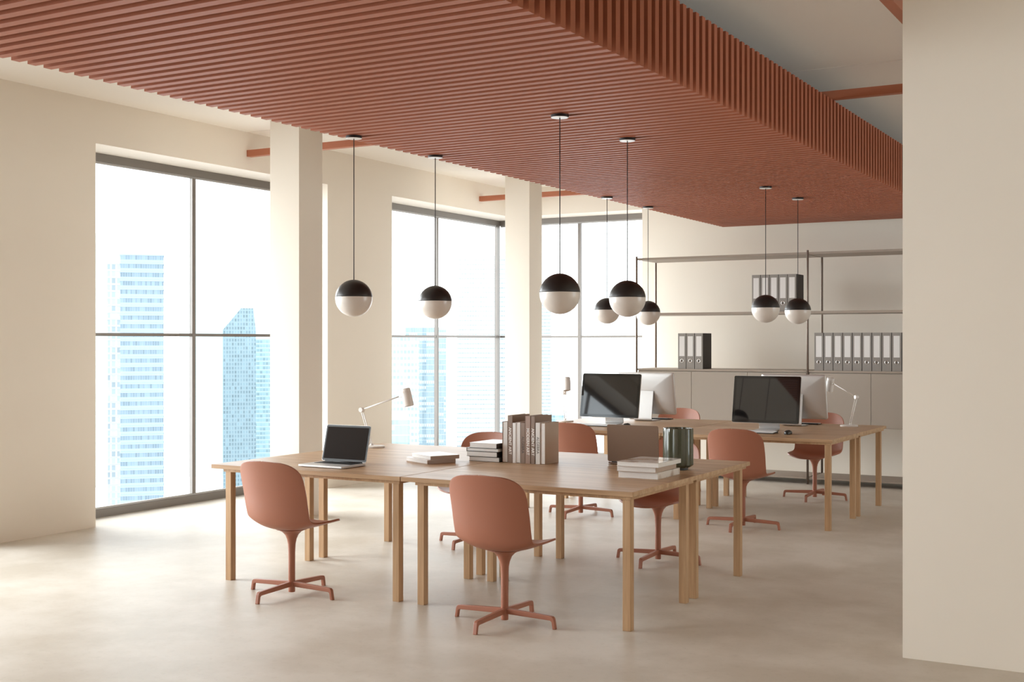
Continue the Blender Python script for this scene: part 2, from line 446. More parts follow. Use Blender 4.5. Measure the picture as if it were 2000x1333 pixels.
# ------------------------------------------------------------------ pendants
def make_pendant():
    r = 0.121
    zc = 1.8225
    p = empty('globe_pendant_lamp', (0, 0, PZ))
    bm = bmesh.new(); lathe(bm, [(0, 0), (0.052, 0), (0.053, -0.002), (0.053, -0.014), (0.052, -0.016)], 40)
    cz = obj('ceiling_canopy', bm, M['black'], p, smooth=False)
    bm = bmesh.new(); lathe(bm, [(0.052, -0.016), (0.049, -0.018), (0, -0.018)], 40)
    obj('canopy_face', bm, M['canopy_face'], cz)['label'] = 'pale round underside'
    bm = bmesh.new(); tube(bm, (0, 0, -0.018), (0, 0, zc + r - 0.002 - PZ), 0.0032, 8)
    obj('cord', bm, M['cord'], p, smooth=True)
    zl = zc + 0.009
    n = 20
    bm = bmesh.new()
    a0 = math.asin(0.009 / r)
    prof = [(0 if i == n else r * math.cos(a0 + (PI / 2 - a0) * i / n), zc - PZ + r * math.sin(a0 + (PI / 2 - a0) * i / n)) for i in range(n + 1)]
    lathe(bm, [(r * 0.97, zl - PZ)] + prof, 56)
    cap = obj('shade_cap', bm, M['black'], p, smooth=True)
    cap['label'] = 'matte black upper half'
    bm = bmesh.new()
    prof = [(0 if i == 0 else r * 0.995 * math.sin((PI / 2 + a0) * i / n), zc - PZ - r * 0.995 * math.cos((PI / 2 + a0) * i / n)) for i in range(n + 1)]
    lathe(bm, prof, 56)
    g = obj('glass_globe', bm, M['globe'], p, smooth=True)
    g['label'] = 'unlit opal lower half'
    return p
PXL, PXR = -4.838, -3.327
PY = (6.408, 7.373, 10.266, 11.22)
plabels = [
    (PXL, PY[0], 'leftmost black and white globe pendant, hanging before the wall between the windows'),
    (PXL, PY[1], 'globe pendant hanging before the upright bar of the middle window, second from left'),
    (PXR, PY[0], 'largest globe pendant, nearest the camera, hanging over the front right desk'),
    (PXR, PY[1], 'globe pendant overlapping the smaller globe behind it, in front of the left shelf post'),
    (PXL, PY[2], 'globe pendant partly hidden behind a larger globe, in front of the corner window'),
    (PXL, PY[3], 'smallest globe pendant, between the front left and rear left shelf posts'),
    (PXR, PY[2], 'left one of the two globe pendants in front of the upper row of binders'),
    (PXR, PY[3], 'rightmost globe pendant, touching the middle shelf post in the view'),
]
proto = make_pendant()
for i, (x, y, lab) in enumerate(plabels):
    o = proto if i == 0 else copy_tree(proto)
    o.location = (x, y, PZ)
    tag(o, lab, 'pendant lamp', 'globe pendants over the desks')

# ------------------------------------------------------------------ desks
TZ = 0.745
def make_desk():
    """origin at left front corner of the top, on the floor"""
    d = empty('office_desk')
    W, D = 1.489, 0.951
    obj('tabletop', boxes((0.0015, W - 0.0015, 0.001, D - 0.001, TZ - 0.027, TZ)), M['oak'], d, 0.002, 2)
    obj('under_frame', boxes((0.09, W - 0.02, 0.022, 0.045, TZ - 0.045, TZ - 0.027), (0.09, W - 0.02, D - 0.05, D - 0.027, TZ - 0.045, TZ - 0.027),
                            (0.09, 0.115, 0.045, D - 0.05, TZ - 0.045, TZ - 0.027), (W - 0.05, W - 0.02, 0.045, D - 0.05, TZ - 0.045, TZ - 0.027)), M['oakleg'], d)
    s = 0.023
    for cx in (0.125, 1.44):
        for cy in (0.050, 0.845):
            obj('leg', boxes((cx - s, cx + s, cy - s, cy + s, 0, TZ - 0.045)), M['oakleg'], d, 0.0015, 1)
    return d
dp = make_desk()
DX = (-5.619, -4.127)
DY = (5.916, 6.867, 9.856, 10.807)
dl = [
    (0, 0, 'oak desk with the open dark-screened laptop, nearest row, left'),
    (1, 0, 'oak desk nearest the camera, with three stacked books at its right end'),
    (0, 1, 'oak desk with the long-armed white lamp, behind the desk with the dark-screened laptop'),
    (1, 1, 'oak desk with the upright row of books and the green vase'),
    (0, 2, 'oak desk of the far group with the screen-side monitor in front of the corner window'),
    (1, 2, 'oak desk of the far group with the black mouse and the dark monitor at right'),
    (0, 3, 'oak desk of the far group with the left silver monitor back on it'),
    (1, 3, 'oak desk of the far group with the white lamp at its right end'),
]
for i, (a, b_, lab) in enumerate(dl):
    o = dp if i == 0 else copy_tree(dp)
    o.location = (DX[a], DY[b_], 0)
    tag(o, lab, 'desk', 'oak desks pushed together in fours')

# ------------------------------------------------------------------ chairs
def catmull(P, t):
    n = len(P) - 1
    x = min(max(t, 0), 1) * n
    i = min(int(x), n - 1); u = x - i
    p0 = P[max(i - 1, 0)]; p1 = P[i]; p2 = P[i + 1]; p3 = P[min(i + 2, n)]
    return tuple(0.5 * (2 * b + (-a + c) * u + (2 * a - 5 * b + 4 * c - d) * u * u + (-a + 3 * b - 3 * c + d) * u ** 3) for a, b, c, d in zip(p0, p1, p2, p3))

def make_chair():
    c = empty('shell_chair')
    # centre line from the front lip to the top of the back: (y, z, half width, edge rise)
    P = [(0.280, 0.412, 0.212, 0.040), (0.215, 0.411, 0.220, 0.042), (0.12, 0.408, 0.227, 0.044), (0.03, 0.405, 0.231, 0.047), (-0.05, 0.405, 0.233, 0.050), (-0.12, 0.418, 0.235, 0.054),
         (-0.168, 0.455, 0.237, 0.058), (-0.192, 0.520, 0.238, 0.060), (-0.209, 0.60, 0.239, 0.060), (-0.228, 0.68, 0.238, 0.058), (-0.248, 0.755, 0.236, 0.054), (-0.270, 0.832, 0.232, 0.048)]
    NS, NU = 56, 24
    L_ = 200
    pts = [catmull(P, i / L_) for i in range(L_ + 1)]
    s = [0]
    for a, b in zip(pts[:-1], pts[1:]): s.append(s[-1] + math.hypot(b[0] - a[0], b[1] - a[1]))
    T = s[-1]
    def at(d):
        d = min(max(d, 0), T)
        lo = 0
        while lo < L_ - 1 and s[lo + 1] < d: lo += 1
        u = (d - s[lo]) / max(1e-9, s[lo + 1] - s[lo])
        return tuple(a + (b - a) * u for a, b in zip(pts[lo], pts[lo + 1]))
    rt, rf = 0.165, 0.15      # how far the rounded top and front corners reach
    ds = []
    for i in range(15): ds.append(rf * (1 - math.cos(PI / 2 * i / 14)))
    m_ = 30
    for i in range(1, m_): ds.append(rf + (T - rf - rt) * i / m_)
    for i in range(15): ds.append(T - rt + rt * math.sin(PI / 2 * i / 14))
    bm = bmesh.new()
    rows = []
    for d in ds:
        y, z, w, e = at(d)
        y2, z2, _, _ = at(min(T, d + 0.01)); y1, z1, _, _ = at(max(0, d - 0.01))
        ty, tz = y2 - y1, z2 - z1
        l = math.hypot(ty, tz); ty /= l; tz /= l
        ny, nz = tz, -ty            # towards the sitter: up for the seat, forward for the back
        k = 1.0
        if d < rf: k = max(0.0, 1 - ((rf - d) / rf) ** 2.7) ** (1 / 2.7)
        if d > T - rt: k = max(0.0, 1 - ((d - T + rt) / rt) ** 3.0) ** (1 / 3.0)
        row = []
        for j in range(NU + 1):
            u = -1 + 2 * j / NU
            x = u * w * max(k, 0.02)
            q = abs(x / w)
            r = e * q ** 2.2
            row.append(bm.verts.new((x, y + ny * r, z + nz * r)))
        rows.append(row)
    for a, b in zip(rows[:-1], rows[1:]):
        for j in range(NU):
            bm.faces.new((a[j], a[j + 1], b[j + 1], b[j]))
    sh = obj('shell', bm, M['chair'], c, smooth=True)
    so = sh.modifiers.new('thickness', 'SOLIDIFY'); so.thickness = 0.011; so.offset = 0
    bv = sh.modifiers.new('rim', 'BEVEL'); bv.width = 0.004; bv.segments = 3; bv.limit_method = 'ANGLE'; bv.angle_limit = R(50)
    bm = bmesh.new()
    lathe(bm, [(0, 0.018), (0.0195, 0.018), (0.0205, 0.022), (0.0205, 0.20), (0.021, 0.26), (0.0235, 0.31), (0.029, 0.338), (0.040, 0.365), (0.058, 0.385), (0.080, 0.396), (0.095, 0.400), (0.095, 0.403), (0, 0.403)], 32)
    obj('pedestal', bm, M['chair'], c, smooth=True)
    for k in range(4):
        bm = bmesh.new()
        # flat bar from the hub, bent down into a short foot
        out = [(0.012, 0.083), (0.285, 0.070), (0.298, 0.0675), (0.306, 0.061), (0.3095, 0.052), (0.318, 0.0), (0.300, 0.0), (0.294, 0.038), (0.289, 0.043), (0.283, 0.0455), (0.012, 0.052)]
        hw = 0.0115
        A = [bm.verts.new((x, -hw, z)) for x, z in out]
        B = [bm.verts.new((x, hw, z)) for x, z in out]
        n = len(out)
        for i in range(n):
            j = (i + 1) % n
            bm.faces.new((A[i], A[j], B[j], B[i]))
        bm.faces.new(A[::-1]); bm.faces.new(B)
        bmesh.ops.rotate(bm, verts=bm.verts[:], cent=(0, 0, 0), matrix=Matrix.Rotation(k * PI / 2, 3, 'Z'))
        obj('leg', bm, M['chair'], c, 0.003, 2)
    return c
cp = make_chair()
CXL, CXR = -4.846, -3.348
chl = [
    (CXL, 5.797, 0, 'terracotta shell chair in front of the desk with the dark-screened laptop, seen from behind'),
    (CXR, 5.794, 0, 'largest terracotta shell chair, nearest the camera, seen from behind'),
    (CXL, 7.935, PI, 'terracotta shell chair whose back shows above the flat pile of four books'),
    (CXR, 7.940, PI, 'terracotta shell chair facing the camera under the desk with the green vase'),
    (CXL, 9.736, 0, 'terracotta shell chair seen from behind, just right of the upright books'),
    (CXR, 9.733, 0, 'terracotta shell chair seen from behind, in front of the desk with the black mouse'),
    (CXL, 11.86, PI, 'terracotta shell chair of which only the back shows, beside the left silver monitor back'),
    (CXR, 11.858, PI, 'terracotta shell chair facing the camera at the far right desk with the lamp'),
]
for i, (x, y, rz, lab) in enumerate(chl):
    o = cp if i == 0 else copy_tree(cp)
    o.location = (x, y, 0); o.rotation_euler = (0, 0, rz)
    tag(o, lab, 'chair', 'terracotta chairs around the desks')

# ------------------------------------------------------------------ shelving unit and cabinets
SX = (-5.758, -3.754, -1.750)
SY0, SY1 = 13.02, 13.585
su = empty('shelving_unit', (-3.754, 13.3, 0))
tag(su, 'tall taupe shelving with slim bronze posts standing before the back wall', 'shelving')
ux, uy = -3.754, 13.3
for x in SX:
    for y in (SY0, SY1):
        bm = bmesh.new(); lathe(bm, [(0, 0), (0.0125, 0), (0.0125, 2.521), (0.0115, 2.524), (0, 2.524)], 16, x - ux, y - uy)
        pst = obj('post', bm, M['post'], su, smooth=False)
        for p in pst.data.polygons: p.use_smooth = abs(p.normal.z) < 0.5
for i in range(2):
    for nm, z0, z1, dpt in (('top_shelf', 2.479, 2.503, 0.56), ('middle_shelf', 1.841, 1.867, 0.56), ('cabinet_top_board', 1.205, 1.227, 0.56), ('bottom_shelf', 0.058, 0.073, 0.56)):
        obj(nm, boxes((SX[i] + 0.0135 - ux, SX[i + 1] - 0.0135 - ux, SY0 - 0.002 - uy, SY0 + dpt - uy, z0, z1)), M['taupe'], su, 0.001, 1)
    cw = empty('storage_cabinet', ((SX[i] + SX[i + 1]) / 2, 13.3, 0.625))
    tag(cw, ('greige cabinet with three flat doors, hung below the shelf with three binders' if i == 0 else 'greige cabinet with flat doors behind the desk lamp at the far right desk'), 'cabinet', 'cabinets in the shelving unit')
    cxm = (SX[i] + SX[i + 1]) / 2
    hw = (SX[i + 1] - SX[i]) / 2 - 0.0145
    obj('cabinet_body', boxes((-hw, hw, SY0 + 0.018 - 13.3, SY0 + 0.55 - 13.3, 0.0, 0.579)), M['door'], cw)
    pw = 2 * hw / 3
    for k in range(3):
        obj('door', boxes((-hw + k * pw + 0.002, -hw + (k + 1) * pw - 0.002, SY0 + 0.001 - 13.3, SY0 + 0.0175 - 13.3, 0.004, 0.573)), M['door'], cw, 0.001, 1)

# ------------------------------------------------------------------ binders
def make_binder():
    w, h, d = 0.0955, 0.405, 0.275
    b = empty('ring_binder')
    obj('case', boxes((-w / 2, -w / 2 + 0.004, 0.003, d, 0, h), (w / 2 - 0.004, w / 2, 0.003, d, 0, h), (-w / 2 + 0.004, w / 2 - 0.004, 0.003, 0.008, 0.001, h - 0.001)), M['binder'], b)
    sp = obj('spine', boxes((-w / 2, w / 2, 0, 0.003, 0, h)), M['spine'], b, 0.001, 1)
    sp['label'] = 'grey back of the binder'
    obj('paper_stack', boxes((-w / 2 + 0.012, w / 2 - 0.012, 0.02, d - 0.012, 0.006, h - 0.02)), M['paper'], b)
    lb = obj('label_card', boxes((-0.031, 0.031, -0.001, 0, 0.145, h - 0.034)), M['paper'], b)
    lb['label'] = 'blank white spine label'
    bm = bmesh.new()
    n, m_ = 24, 8
    vs = [[bm.verts.new(((0.0185 + 0.004 * math.cos(2 * PI * j / m_)) * math.cos(2 * PI * i / n), -0.001 + 0.004 * math.sin(2 * PI * j / m_), 0.092 + (0.0185 + 0.004 * math.cos(2 * PI * j / m_)) * math.sin(2 * PI * i / n))) for j in range(m_)] for i in range(n)]
    for i in range(n):
        for j in range(m_):
            bm.faces.new((vs[i][j], vs[(i + 1) % n][j], vs[(i + 1) % n][(j + 1) % m_], vs[i][(j + 1) % m_]))
    rg = obj('finger_ring', bm, M['ring'], b, smooth=True)
    bm = bmesh.new(); tube(bm, (0, -0.0008, 0.092), (0, 0.0004, 0.092), 0.017, 20)
    obj('finger_hole', bm, M['hole'], rg)
    return b
bp = make_binder()
first = True
def put_binder(x, z, lab, grp):
    global first
    o = bp if first else copy_tree(bp)
    first = False
    o.location = (x, 13.032, z)
    tag(o, lab, 'binder', grp)
ords = ['first', 'second', 'third', 'fourth', 'fifth', 'sixth', 'seventh', 'eighth', 'ninth', 'tenth']
for i in range(3):
    put_binder(-5.203 + i * 0.1015, 1.227, '%s dark binder of the group of three on the left cabinet' % ['leftmost', 'middle', 'rightmost'][i], 'three binders on the left cabinet')
for i in range(5):
    put_binder(-4.331 + i * 0.1005, 1.867, '%s binder from the left on the middle shelf, behind the two globe pendants' % ords[i], 'five binders on the middle shelf')
for i in range(10):
    put_binder(-3.6355 + i * 0.1020, 1.227, '%s grey binder from the middle post in the long row at right' % ords[i], 'row of binders on the right cabinet')

# ------------------------------------------------------------------ monitors
def make_monitor():
    """faces -Y; origin at the centre of the stand foot on the desk"""
    m = empty('computer_monitor')
    W, Hh = 0.615, 0.425
    tilt = R(-10.5)
    piv = Vector((0, 0.055, 0.275))
    M4 = Matrix.Translation(piv) @ Matrix.Rotation(tilt, 4, 'X')
    bm = bmesh.new()
    # convex rear shell: rings from the front rim to the bulging back
    rings = []
    for t, y in ((1.0, -0.006), (1.0, 0.006), (0.985, 0.010), (0.93, 0.0155), (0.80, 0.023), (0.6, 0.030), (0.35, 0.0345), (0.12, 0.0358)):
        pts = rrect(W * t, Hh * t, max(0.012, 0.016 * t), 6)
        rings.append([bm.verts.new((x, y, z)) for x, z in pts])
    for a, b in zip(rings[:-1], rings[1:]):
        n = len(a)
        for i in range(n):
            bm.faces.new((a[i], a[(i + 1) % n], b[(i + 1) % n], b[i]))
    bm.faces.new(rings[0]); bm.faces.new(rings[-1])
    bmesh.ops.transform(bm, matrix=M4, verts=bm.verts[:])
    o = obj('rear_shell', bm, M['alu'], m, smooth=True); o['label'] = 'rounded silver back'
    o.modifiers.new('split', 'EDGE_SPLIT').split_angle = R(50)
    bm = bmesh.new()
    prism_y(bm, rrect(W - 0.003, Hh - 0.003, 0.013, 6), -0.0085, -0.006)
    bmesh.ops.transform(bm, matrix=M4, verts=bm.verts[:])
    bz = obj('bezel', bm, M['bezel'], m)
    bm = bmesh.new()
    box(bm, -W / 2 + 0.026, W / 2 - 0.026, -0.0093, -0.0085, -Hh / 2 + 0.028, Hh / 2 - 0.026)
    bmesh.ops.transform(bm, matrix=M4, verts=bm.verts[:])
    o = obj('screen', bm, M['screen'], m); o['label'] = 'dark glossy screen'
    # bent aluminium stand
    prof = [(0.096, 0.300), (0.103, 0.300), (0.150, 0.030), (0.1495, 0.018), (0.143, 0.008), (0.131, 0.003), (-0.078, 0.0), (-0.078, 0.005), (0.128, 0.009), (0.138, 0.013), (0.1425, 0.022), (0.141, 0.032)]
    bm = bmesh.new()
    hw = 0.095
    A = [bm.verts.new((-hw, y, z)) for y, z in prof]; B = [bm.verts.new((hw, y, z)) for y, z in prof]
    n = len(prof)
    for i in range(n):
        j = (i + 1) % n
        bm.faces.new((A[i], A[j], B[j], B[i]))
    bm.faces.new(A[::-1]); bm.faces.new(B)
    obj('stand', bm, M['alu'], m, 0.0015, 2)
    obj('hinge', boxes((-0.06, 0.06, 0.085, 0.099, 0.262, 0.292)), M['alu'], m)
    return m
mp_ = make_monitor()
ml_ = [
    (-4.985, 10.60, 0, 'monitor with its dark screen turned to us before the corner window, left'),
    (-3.430, 10.55, 0, 'monitor with its dark screen turned to us before the cabinets, right'),
    (-4.905, 11.39, PI, 'monitor with its silver back turned to us, left of the shelf post'),
    (-3.400, 11.41, PI, 'monitor with its silver back turned to us, beside the white lamp at right'),
]
for i, (x, y, rz, lab) in enumerate(ml_):
    o = mp_ if i == 0 else copy_tree(mp_)
    o.location = (x, y, TZ); o.rotation_euler = (0, 0, rz)
    tag(o, lab, 'monitor', 'monitors on the far desks')

def make_keyboard():
    k = empty('keyboard')
    bm = bmesh.new()
    A = [(-0.065, 0), (0.065, 0), (0.065, 0.016), (-0.065, 0.007)]
    a = [bm.verts.new((-0.215, y, z)) for y, z in A]; b = [bm.verts.new((0.215, y, z)) for y, z in A]
    for i in range(4):
        j = (i + 1) % 4
        bm.faces.new((a[i], a[j], b[j], b[i]))
    bm.faces.new(a[::-1]); bm.faces.new(b)
    obj('case', bm, M['mouse'], k, 0.001, 1)['label'] = 'dark keyboard base'
    bm = bmesh.new()
    for r in range(6):
        y = -0.056 + r * 0.0205
        for c_ in range(20):
            x = -0.207 + c_ * 0.0208
            z = 0.007 + (y + 0.065) / 0.13 * 0.009
            box(bm, x, x + 0.0185, y, y + 0.018, z, z + 0.0035)
    obj('keys', bm, M['keywhite'], k)
    return k
kp = make_keyboard()
for i, (x, y, rz, lab) in enumerate([
        (-5.02, 10.37, 0, 'white-keyed keyboard in front of the left dark-screened monitor'),
        (-3.455, 10.28, 0, 'white-keyed keyboard in front of the right dark-screened monitor'),
        (-4.965, 11.60, PI, 'keyboard lying behind the left silver monitor back'),
        (-3.44, 11.60, PI, 'keyboard lying behind the right silver monitor back')]):
    o = kp if i == 0 else copy_tree(kp)
    o.location = (x, y, TZ); o.rotation_euler = (0, 0, rz)
    tag(o, lab, 'keyboard', 'keyboards on the far desks')
def make_mouse():
    m = empty('computer_mouse')
    bm = bmesh.new()
    n = 20
    for i_, (t, z) in enumerate(((1, 0.002), (1.0, 0.012), (0.93, 0.020), (0.75, 0.027), (0.45, 0.031), (0.0, 0.032))):
        pass
    lathe(bm, [(0, 0.0), (0.95, 0.0), (1.0, 0.006), (0.99, 0.014), (0.90, 0.023), (0.72, 0.029), (0.42, 0.033), (0, 0.0345)], 28)
    for v in bm.verts: v.co.x *= 0.032; v.co.y *= 0.056
    obj('mouse_shell', bm, M['mouse'], m, smooth=True)
    bm = bmesh.new(); tube(bm, (-0.004, 0.026, 0.0285), (0.004, 0.026, 0.0285), 0.006, 14)
    obj('scroll_wheel', bm, M['hole'], m, smooth=True)
    return m
mo = make_mouse()
for i, (x, y, lab) in enumerate([(-3.128, 10.265, 'black mouse lying on the desk before the right dark-screened monitor'), (-4.70, 10.40, 'black mouse just above the bronze laptop lid in the view')]):
    o = mo if i == 0 else copy_tree(mo)
    o.location = (x, y, TZ)
    tag(o, lab, 'mouse', 'black mice on the far desks')

# ------------------------------------------------------------------ laptops
def make_laptop(lid_mat, screen_mat, tilt, loc, rz, lab):
    l = empty('laptop', loc, rz)
    W, D, Hh = 0.358, 0.247, 0.240
    bm = bmesh.new(); prism_z(bm, rrect(W, D, 0.012, 5), 0.003, 0.015)
    base = obj('base', bm, M['alu'] if lid_mat is M['alu'] else lid_mat, l, 0.0015, 2)
    bm = bmesh.new()
    for sx in (-1, 1):
        for sy in (-1, 1): box(bm, sx * 0.15 - 0.008, sx * 0.15 + 0.008, sy * 0.10 - 0.008, sy * 0.10 + 0.008, 0, 0.003)
    obj('rubber_feet', bm, M['key'], l)
    bm = bmesh.new(); box(bm, -0.148, 0.148, 0.0, 0.105, 0.0150, 0.0154)
    for r in range(6):
        for c_ in range(14):
            x = -0.145 + c_ * 0.0209; y = 0.003 + r * 0.0170
            box(bm, x, x + 0.0180, y, y + 0.0145, 0.0154, 0.0172)
    obj('keys', bm, M['key'], l)
    obj('trackpad', boxes((-0.052, 0.052, -0.112, -0.012, 0.0150, 0.0153)), M['alu'], l)
    piv = Vector((0, D / 2 - 0.006, 0.017))
    M4 = Matrix.Translation(piv) @ Matrix.Rotation(-tilt, 4, 'X')
    bm = bmesh.new(); prism_y(bm, [(x, z + Hh / 2 + 0.002) for x, z in rrect(W, Hh, 0.012, 5)], 0.0015, 0.0065)
    bmesh.ops.transform(bm, matrix=M4, verts=bm.verts[:])
    lid = obj('lid', bm, lid_mat, l, 0.0012, 2)
    bm = bmesh.new(); prism_y(bm, [(x, z + Hh / 2 + 0.002) for x, z in rrect(W - 0.005, Hh - 0.005, 0.0105, 5)], 0.0005, 0.0015)
    bmesh.ops.transform(bm, matrix=M4, verts=bm.verts[:])
    bz = obj('bezel', bm, M['bezel'] if screen_mat is M['screen'] else M['key'], lid)
    bm = bmesh.new(); box(bm, -W / 2 + 0.013, W / 2 - 0.013, -0.0002, 0.0005, 0.018, Hh - 0.013)
    bmesh.ops.transform(bm, matrix=M4, verts=bm.verts[:])
    obj('screen', bm, screen_mat, lid)
    bm = bmesh.new(); tube(bm, (-W / 2 + 0.03, piv.y + 0.003, 0.0165), (W / 2 - 0.03, piv.y + 0.003, 0.0165), 0.005, 12)
    obj('hinge', bm, M['key'], l, smooth=True)
    tag(l, lab, 'laptop')
    return l
make_laptop(M['alu'], M['screenmat'], R(14), (-4.858, 6.205, TZ), 0, 'open silver laptop with a black screen facing the camera on the front left desk')
make_laptop(M['alulid'], M['screenmat'], R(3), (-3.21, 7.325, TZ), PI, 'open bronze laptop seen from behind its lid, between the upright books and the vase')

# ------------------------------------------------------------------ desk lamps
def make_lamp():
    """arm reaches along local +X"""
    l = empty('desk_lamp')
    bm = bmesh.new(); lathe(bm, [(0, 0), (0.080, 0), (0.082, 0.003), (0.082, 0.011), (0.079, 0.014), (0.02, 0.0155), (0, 0.0155)], 40)
    b = obj('base', bm, M['white'], l, smooth=True)
    b.modifiers.new('split', 'EDGE_SPLIT').split_angle = R(40)
    bm = bmesh.new(); lathe(bm, [(0, 0.014), (0.013, 0.014), (0.012, 0.026), (0.009, 0.030), (0, 0.030)], 20, -0.02, 0)
    obj('stem_socket', bm, M['white'], l, smooth=True)
    E_ = Vector((-0.112, 0, 0.279)); F_ = Vector((-0.02, 0, 0.024))
    for s_ in (-1, 1):
        bm = bmesh.new(); tube(bm, F_ + Vector((0, s_ * 0.008, 0)), E_ + Vector((0, s_ * 0.011, 0)), 0.0038, 10)
        obj('lower_rod', bm, M['white'], l, smooth=True)
    bm = bmesh.new(); tube(bm, E_ + Vector((0, -0.017, 0)), E_ + Vector((0, 0.017, 0)), 0.019, 24)
    obj('elbow_joint', bm, M['white'], l, 0.003, 2)
    G_ = Vector((0.245, 0, 0.392))
    bm = bmesh.new(); tube(bm, E_, G_, 0.0052, 12)
    obj('upper_arm', bm, M['white'], l, smooth=True)
    bm = bmesh.new(); tube(bm, G_ + Vector((-0.01, 0, -0.003)), G_ + Vector((0.03, 0, 0.0)), 0.009, 14)
    obj('swivel', bm, M['white'], l, smooth=True)
    rot = Matrix.Translation(Vector((0.303, 0, 0.383))) @ Matrix.Rotation(R(-14), 4, 'Y')
    bm = bmesh.new(); lathe(bm, [(0.0, 0.066), (0.030, 0.066), (0.0345, 0.061), (0.0355, 0.035), (0.0345, 0.034)], 32)
    bmesh.ops.transform(bm, matrix=rot, verts=bm.verts[:])
    sh_parent = None
    bm2 = bmesh.new(); lathe(bm2, [(0.0345, 0.034), (0.0365, 0.033), (0.0375, -0.064), (0.0368, -0.066), (0.0355, -0.064), (0.0345, 0.03), (0, 0.03)], 32)
    bmesh.ops.transform(bm2, matrix=rot, verts=bm2.verts[:])
    s1 = obj('lamp_shade', bm2, M['white'], l, smooth=True)
    s1.modifiers.new('split', 'EDGE_SPLIT').split_angle = R(50)
    s0 = obj('shade_cap', bm, M['white'], s1, smooth=True)
    s0.modifiers.new('split', 'EDGE_SPLIT').split_angle = R(50)
    bm3 = bmesh.new(); lathe(bm3, [(0, 0.02), (0.0335, 0.02), (0.0345, -0.058)], 32)
    bmesh.ops.transform(bm3, matrix=rot, verts=bm3.verts[:])
    obj('shade_lining', bm3, M['lampin'], s1, smooth=True)
    return l
lp = make_lamp()
for i, (x, y, a, lab) in enumerate([
        (-5.441, 7.453, 0.0, 'white desk lamp with a long arm, behind the dark-screened laptop'),
        (-2.918, 11.482, R(140), 'white desk lamp at the right end of the far desks, before the cabinets'),
        (-5.538, 10.782, R(-60), 'white desk lamp in front of the corner window, above the upright books')]):
    o = lp if i == 0 else copy_tree(lp)
    o.location = (x, y, TZ); o.rotation_euler = (0, 0, a)
    tag(o, lab, 'desk lamp', 'white desk lamps')

# ------------------------------------------------------------------ books
def text_mesh(s, size, m, bold=0.0, name='title'):
    cu = bpy.data.curves.new('txt', 'FONT')
    cu.body = s; cu.size = size; cu.align_x = 'LEFT'; cu.align_y = 'CENTER'
    cu.extrude = 0.0003; cu.offset = bold
    to = bpy.data.objects.new('txt', cu); COL.objects.link(to)
    dg = bpy.context.evaluated_depsgraph_get()
    me = bpy.data.meshes.new_from_object(to.evaluated_get(dg))
    me.name = name
    bpy.data.objects.remove(to)
    me.materials.clear(); me.materials.append(m)
    return me

def book(t, h, d, cov, lab, grp, loc, rot=(0, 0, 0), spine_front=True, text=None, tmat=None, tsize=0.02, tpos=0.72, top_mat=None):
    """standing book: thickness t along x, height h along z, depth d along y; spine at y=0 (or at y=d)"""
    e = empty('book')
    e.location = loc; e.rotation_euler = rot
    c = 0.0022
    bm = bmesh.new()
    box(bm, -t / 2, -t / 2 + c, 0, d, 0, h); box(bm, t / 2 - c, t / 2, 0, d, 0, h, 1 if top_mat else 0)
    if spine_front: box(bm, -t / 2 + c, t / 2 - c, 0, c, 0, h)
    else: box(bm, -t / 2 + c, t / 2 - c, d - c, d, 0, h)
    obj('cover', bm, [cov, top_mat] if top_mat else cov, e, 0.0006, 1)
    y0_, y1_ = (c, d - 0.004) if spine_front else (0.003, d - c)
    obj('page_block', boxes((-t / 2 + c, t / 2 - c, y0_, y1_, 0.003, h - 0.003)), M['pages'], e)
    if text:
        me = text_mesh(text, tsize, tmat, 0.0006 if tmat is M['letter'] else 0.0)
        to = bpy.data.objects.new('title', me); COL.objects.link(to)
        to.parent = e
        # lettering runs down the spine
        to.matrix_local = Matrix.Translation((0, -0.0004, h * tpos)) @ Matrix(((0, 1, 0, 0), (0, 0, -1, 0), (-1, 0, 0, 0), (0, 0, 0, 1)))
    tag(e, lab, 'book', grp)
    return e
G1 = 'upright books on the oak desk'
row = [  # x0, x1, height, depth, cover, spine_front, text
    (-4.0425, -4.0015, 0.268, 0.185, M['c_brown'], False, None, None, 'leftmost upright book in the row, white page edges facing out, brown covers'),
    (-4.0010, -3.9650, 0.310, 0.235, M['c_brown'], True, 'ANCIENT ART', M['letter'], 'tall brown book titled ANCIENT ART, the left one of two'),
    (-3.9640, -3.9410, 0.262, 0.19, M['c_white'], True, None, None, 'thin white upright book right of the left ANCIENT ART'),
    (-3.9400, -3.9070, 0.268, 0.19, M['c_white'], False, None, None, 'white upright book with page edges facing out, beside the brown ALGEBRA spine'),
    (-3.9060, -3.8695, 0.266, 0.19, M['c_brown'], True, 'ALGEBRA', M['leader'], 'short brown upright book with dark lettering, left of MODERN ART'),
    (-3.8690, -3.8310, 0.310, 0.235, M['c_clay'], True, 'MODERN ART', M['letter'], 'tall brown book titled MODERN ART'),
    (-3.8275, -3.7975, 0.309, 0.235, M['c_brown'], True, 'ANCIENT ART', M['letter'], 'tall brown book titled ANCIENT ART, the right one of two'),
    (-3.7930, -3.7595, 0.268, 0.19, M['c_ivory'], True, 'ALGEBRA', M['leader'], 'ivory upright book with thin grey ALGEBRA title'),
    (-3.7565, -3.7225, 0.268, 0.19, M['c_tan'], False, None, None, 'rightmost upright book, page edges out and a glossy tan cover'),
]
for x0, x1, h, d, cv, sf, tx, tm, lab in row:
    book(x1 - x0 - 0.0006, h, d, cv, lab, G1, ((x0 + x1) / 2, 6.963, TZ), (0, 0, 0), sf, tx, tm, 0.0275 if tm is M['letter'] else 0.026, 0.745 if tm is M['letter'] else 0.66)

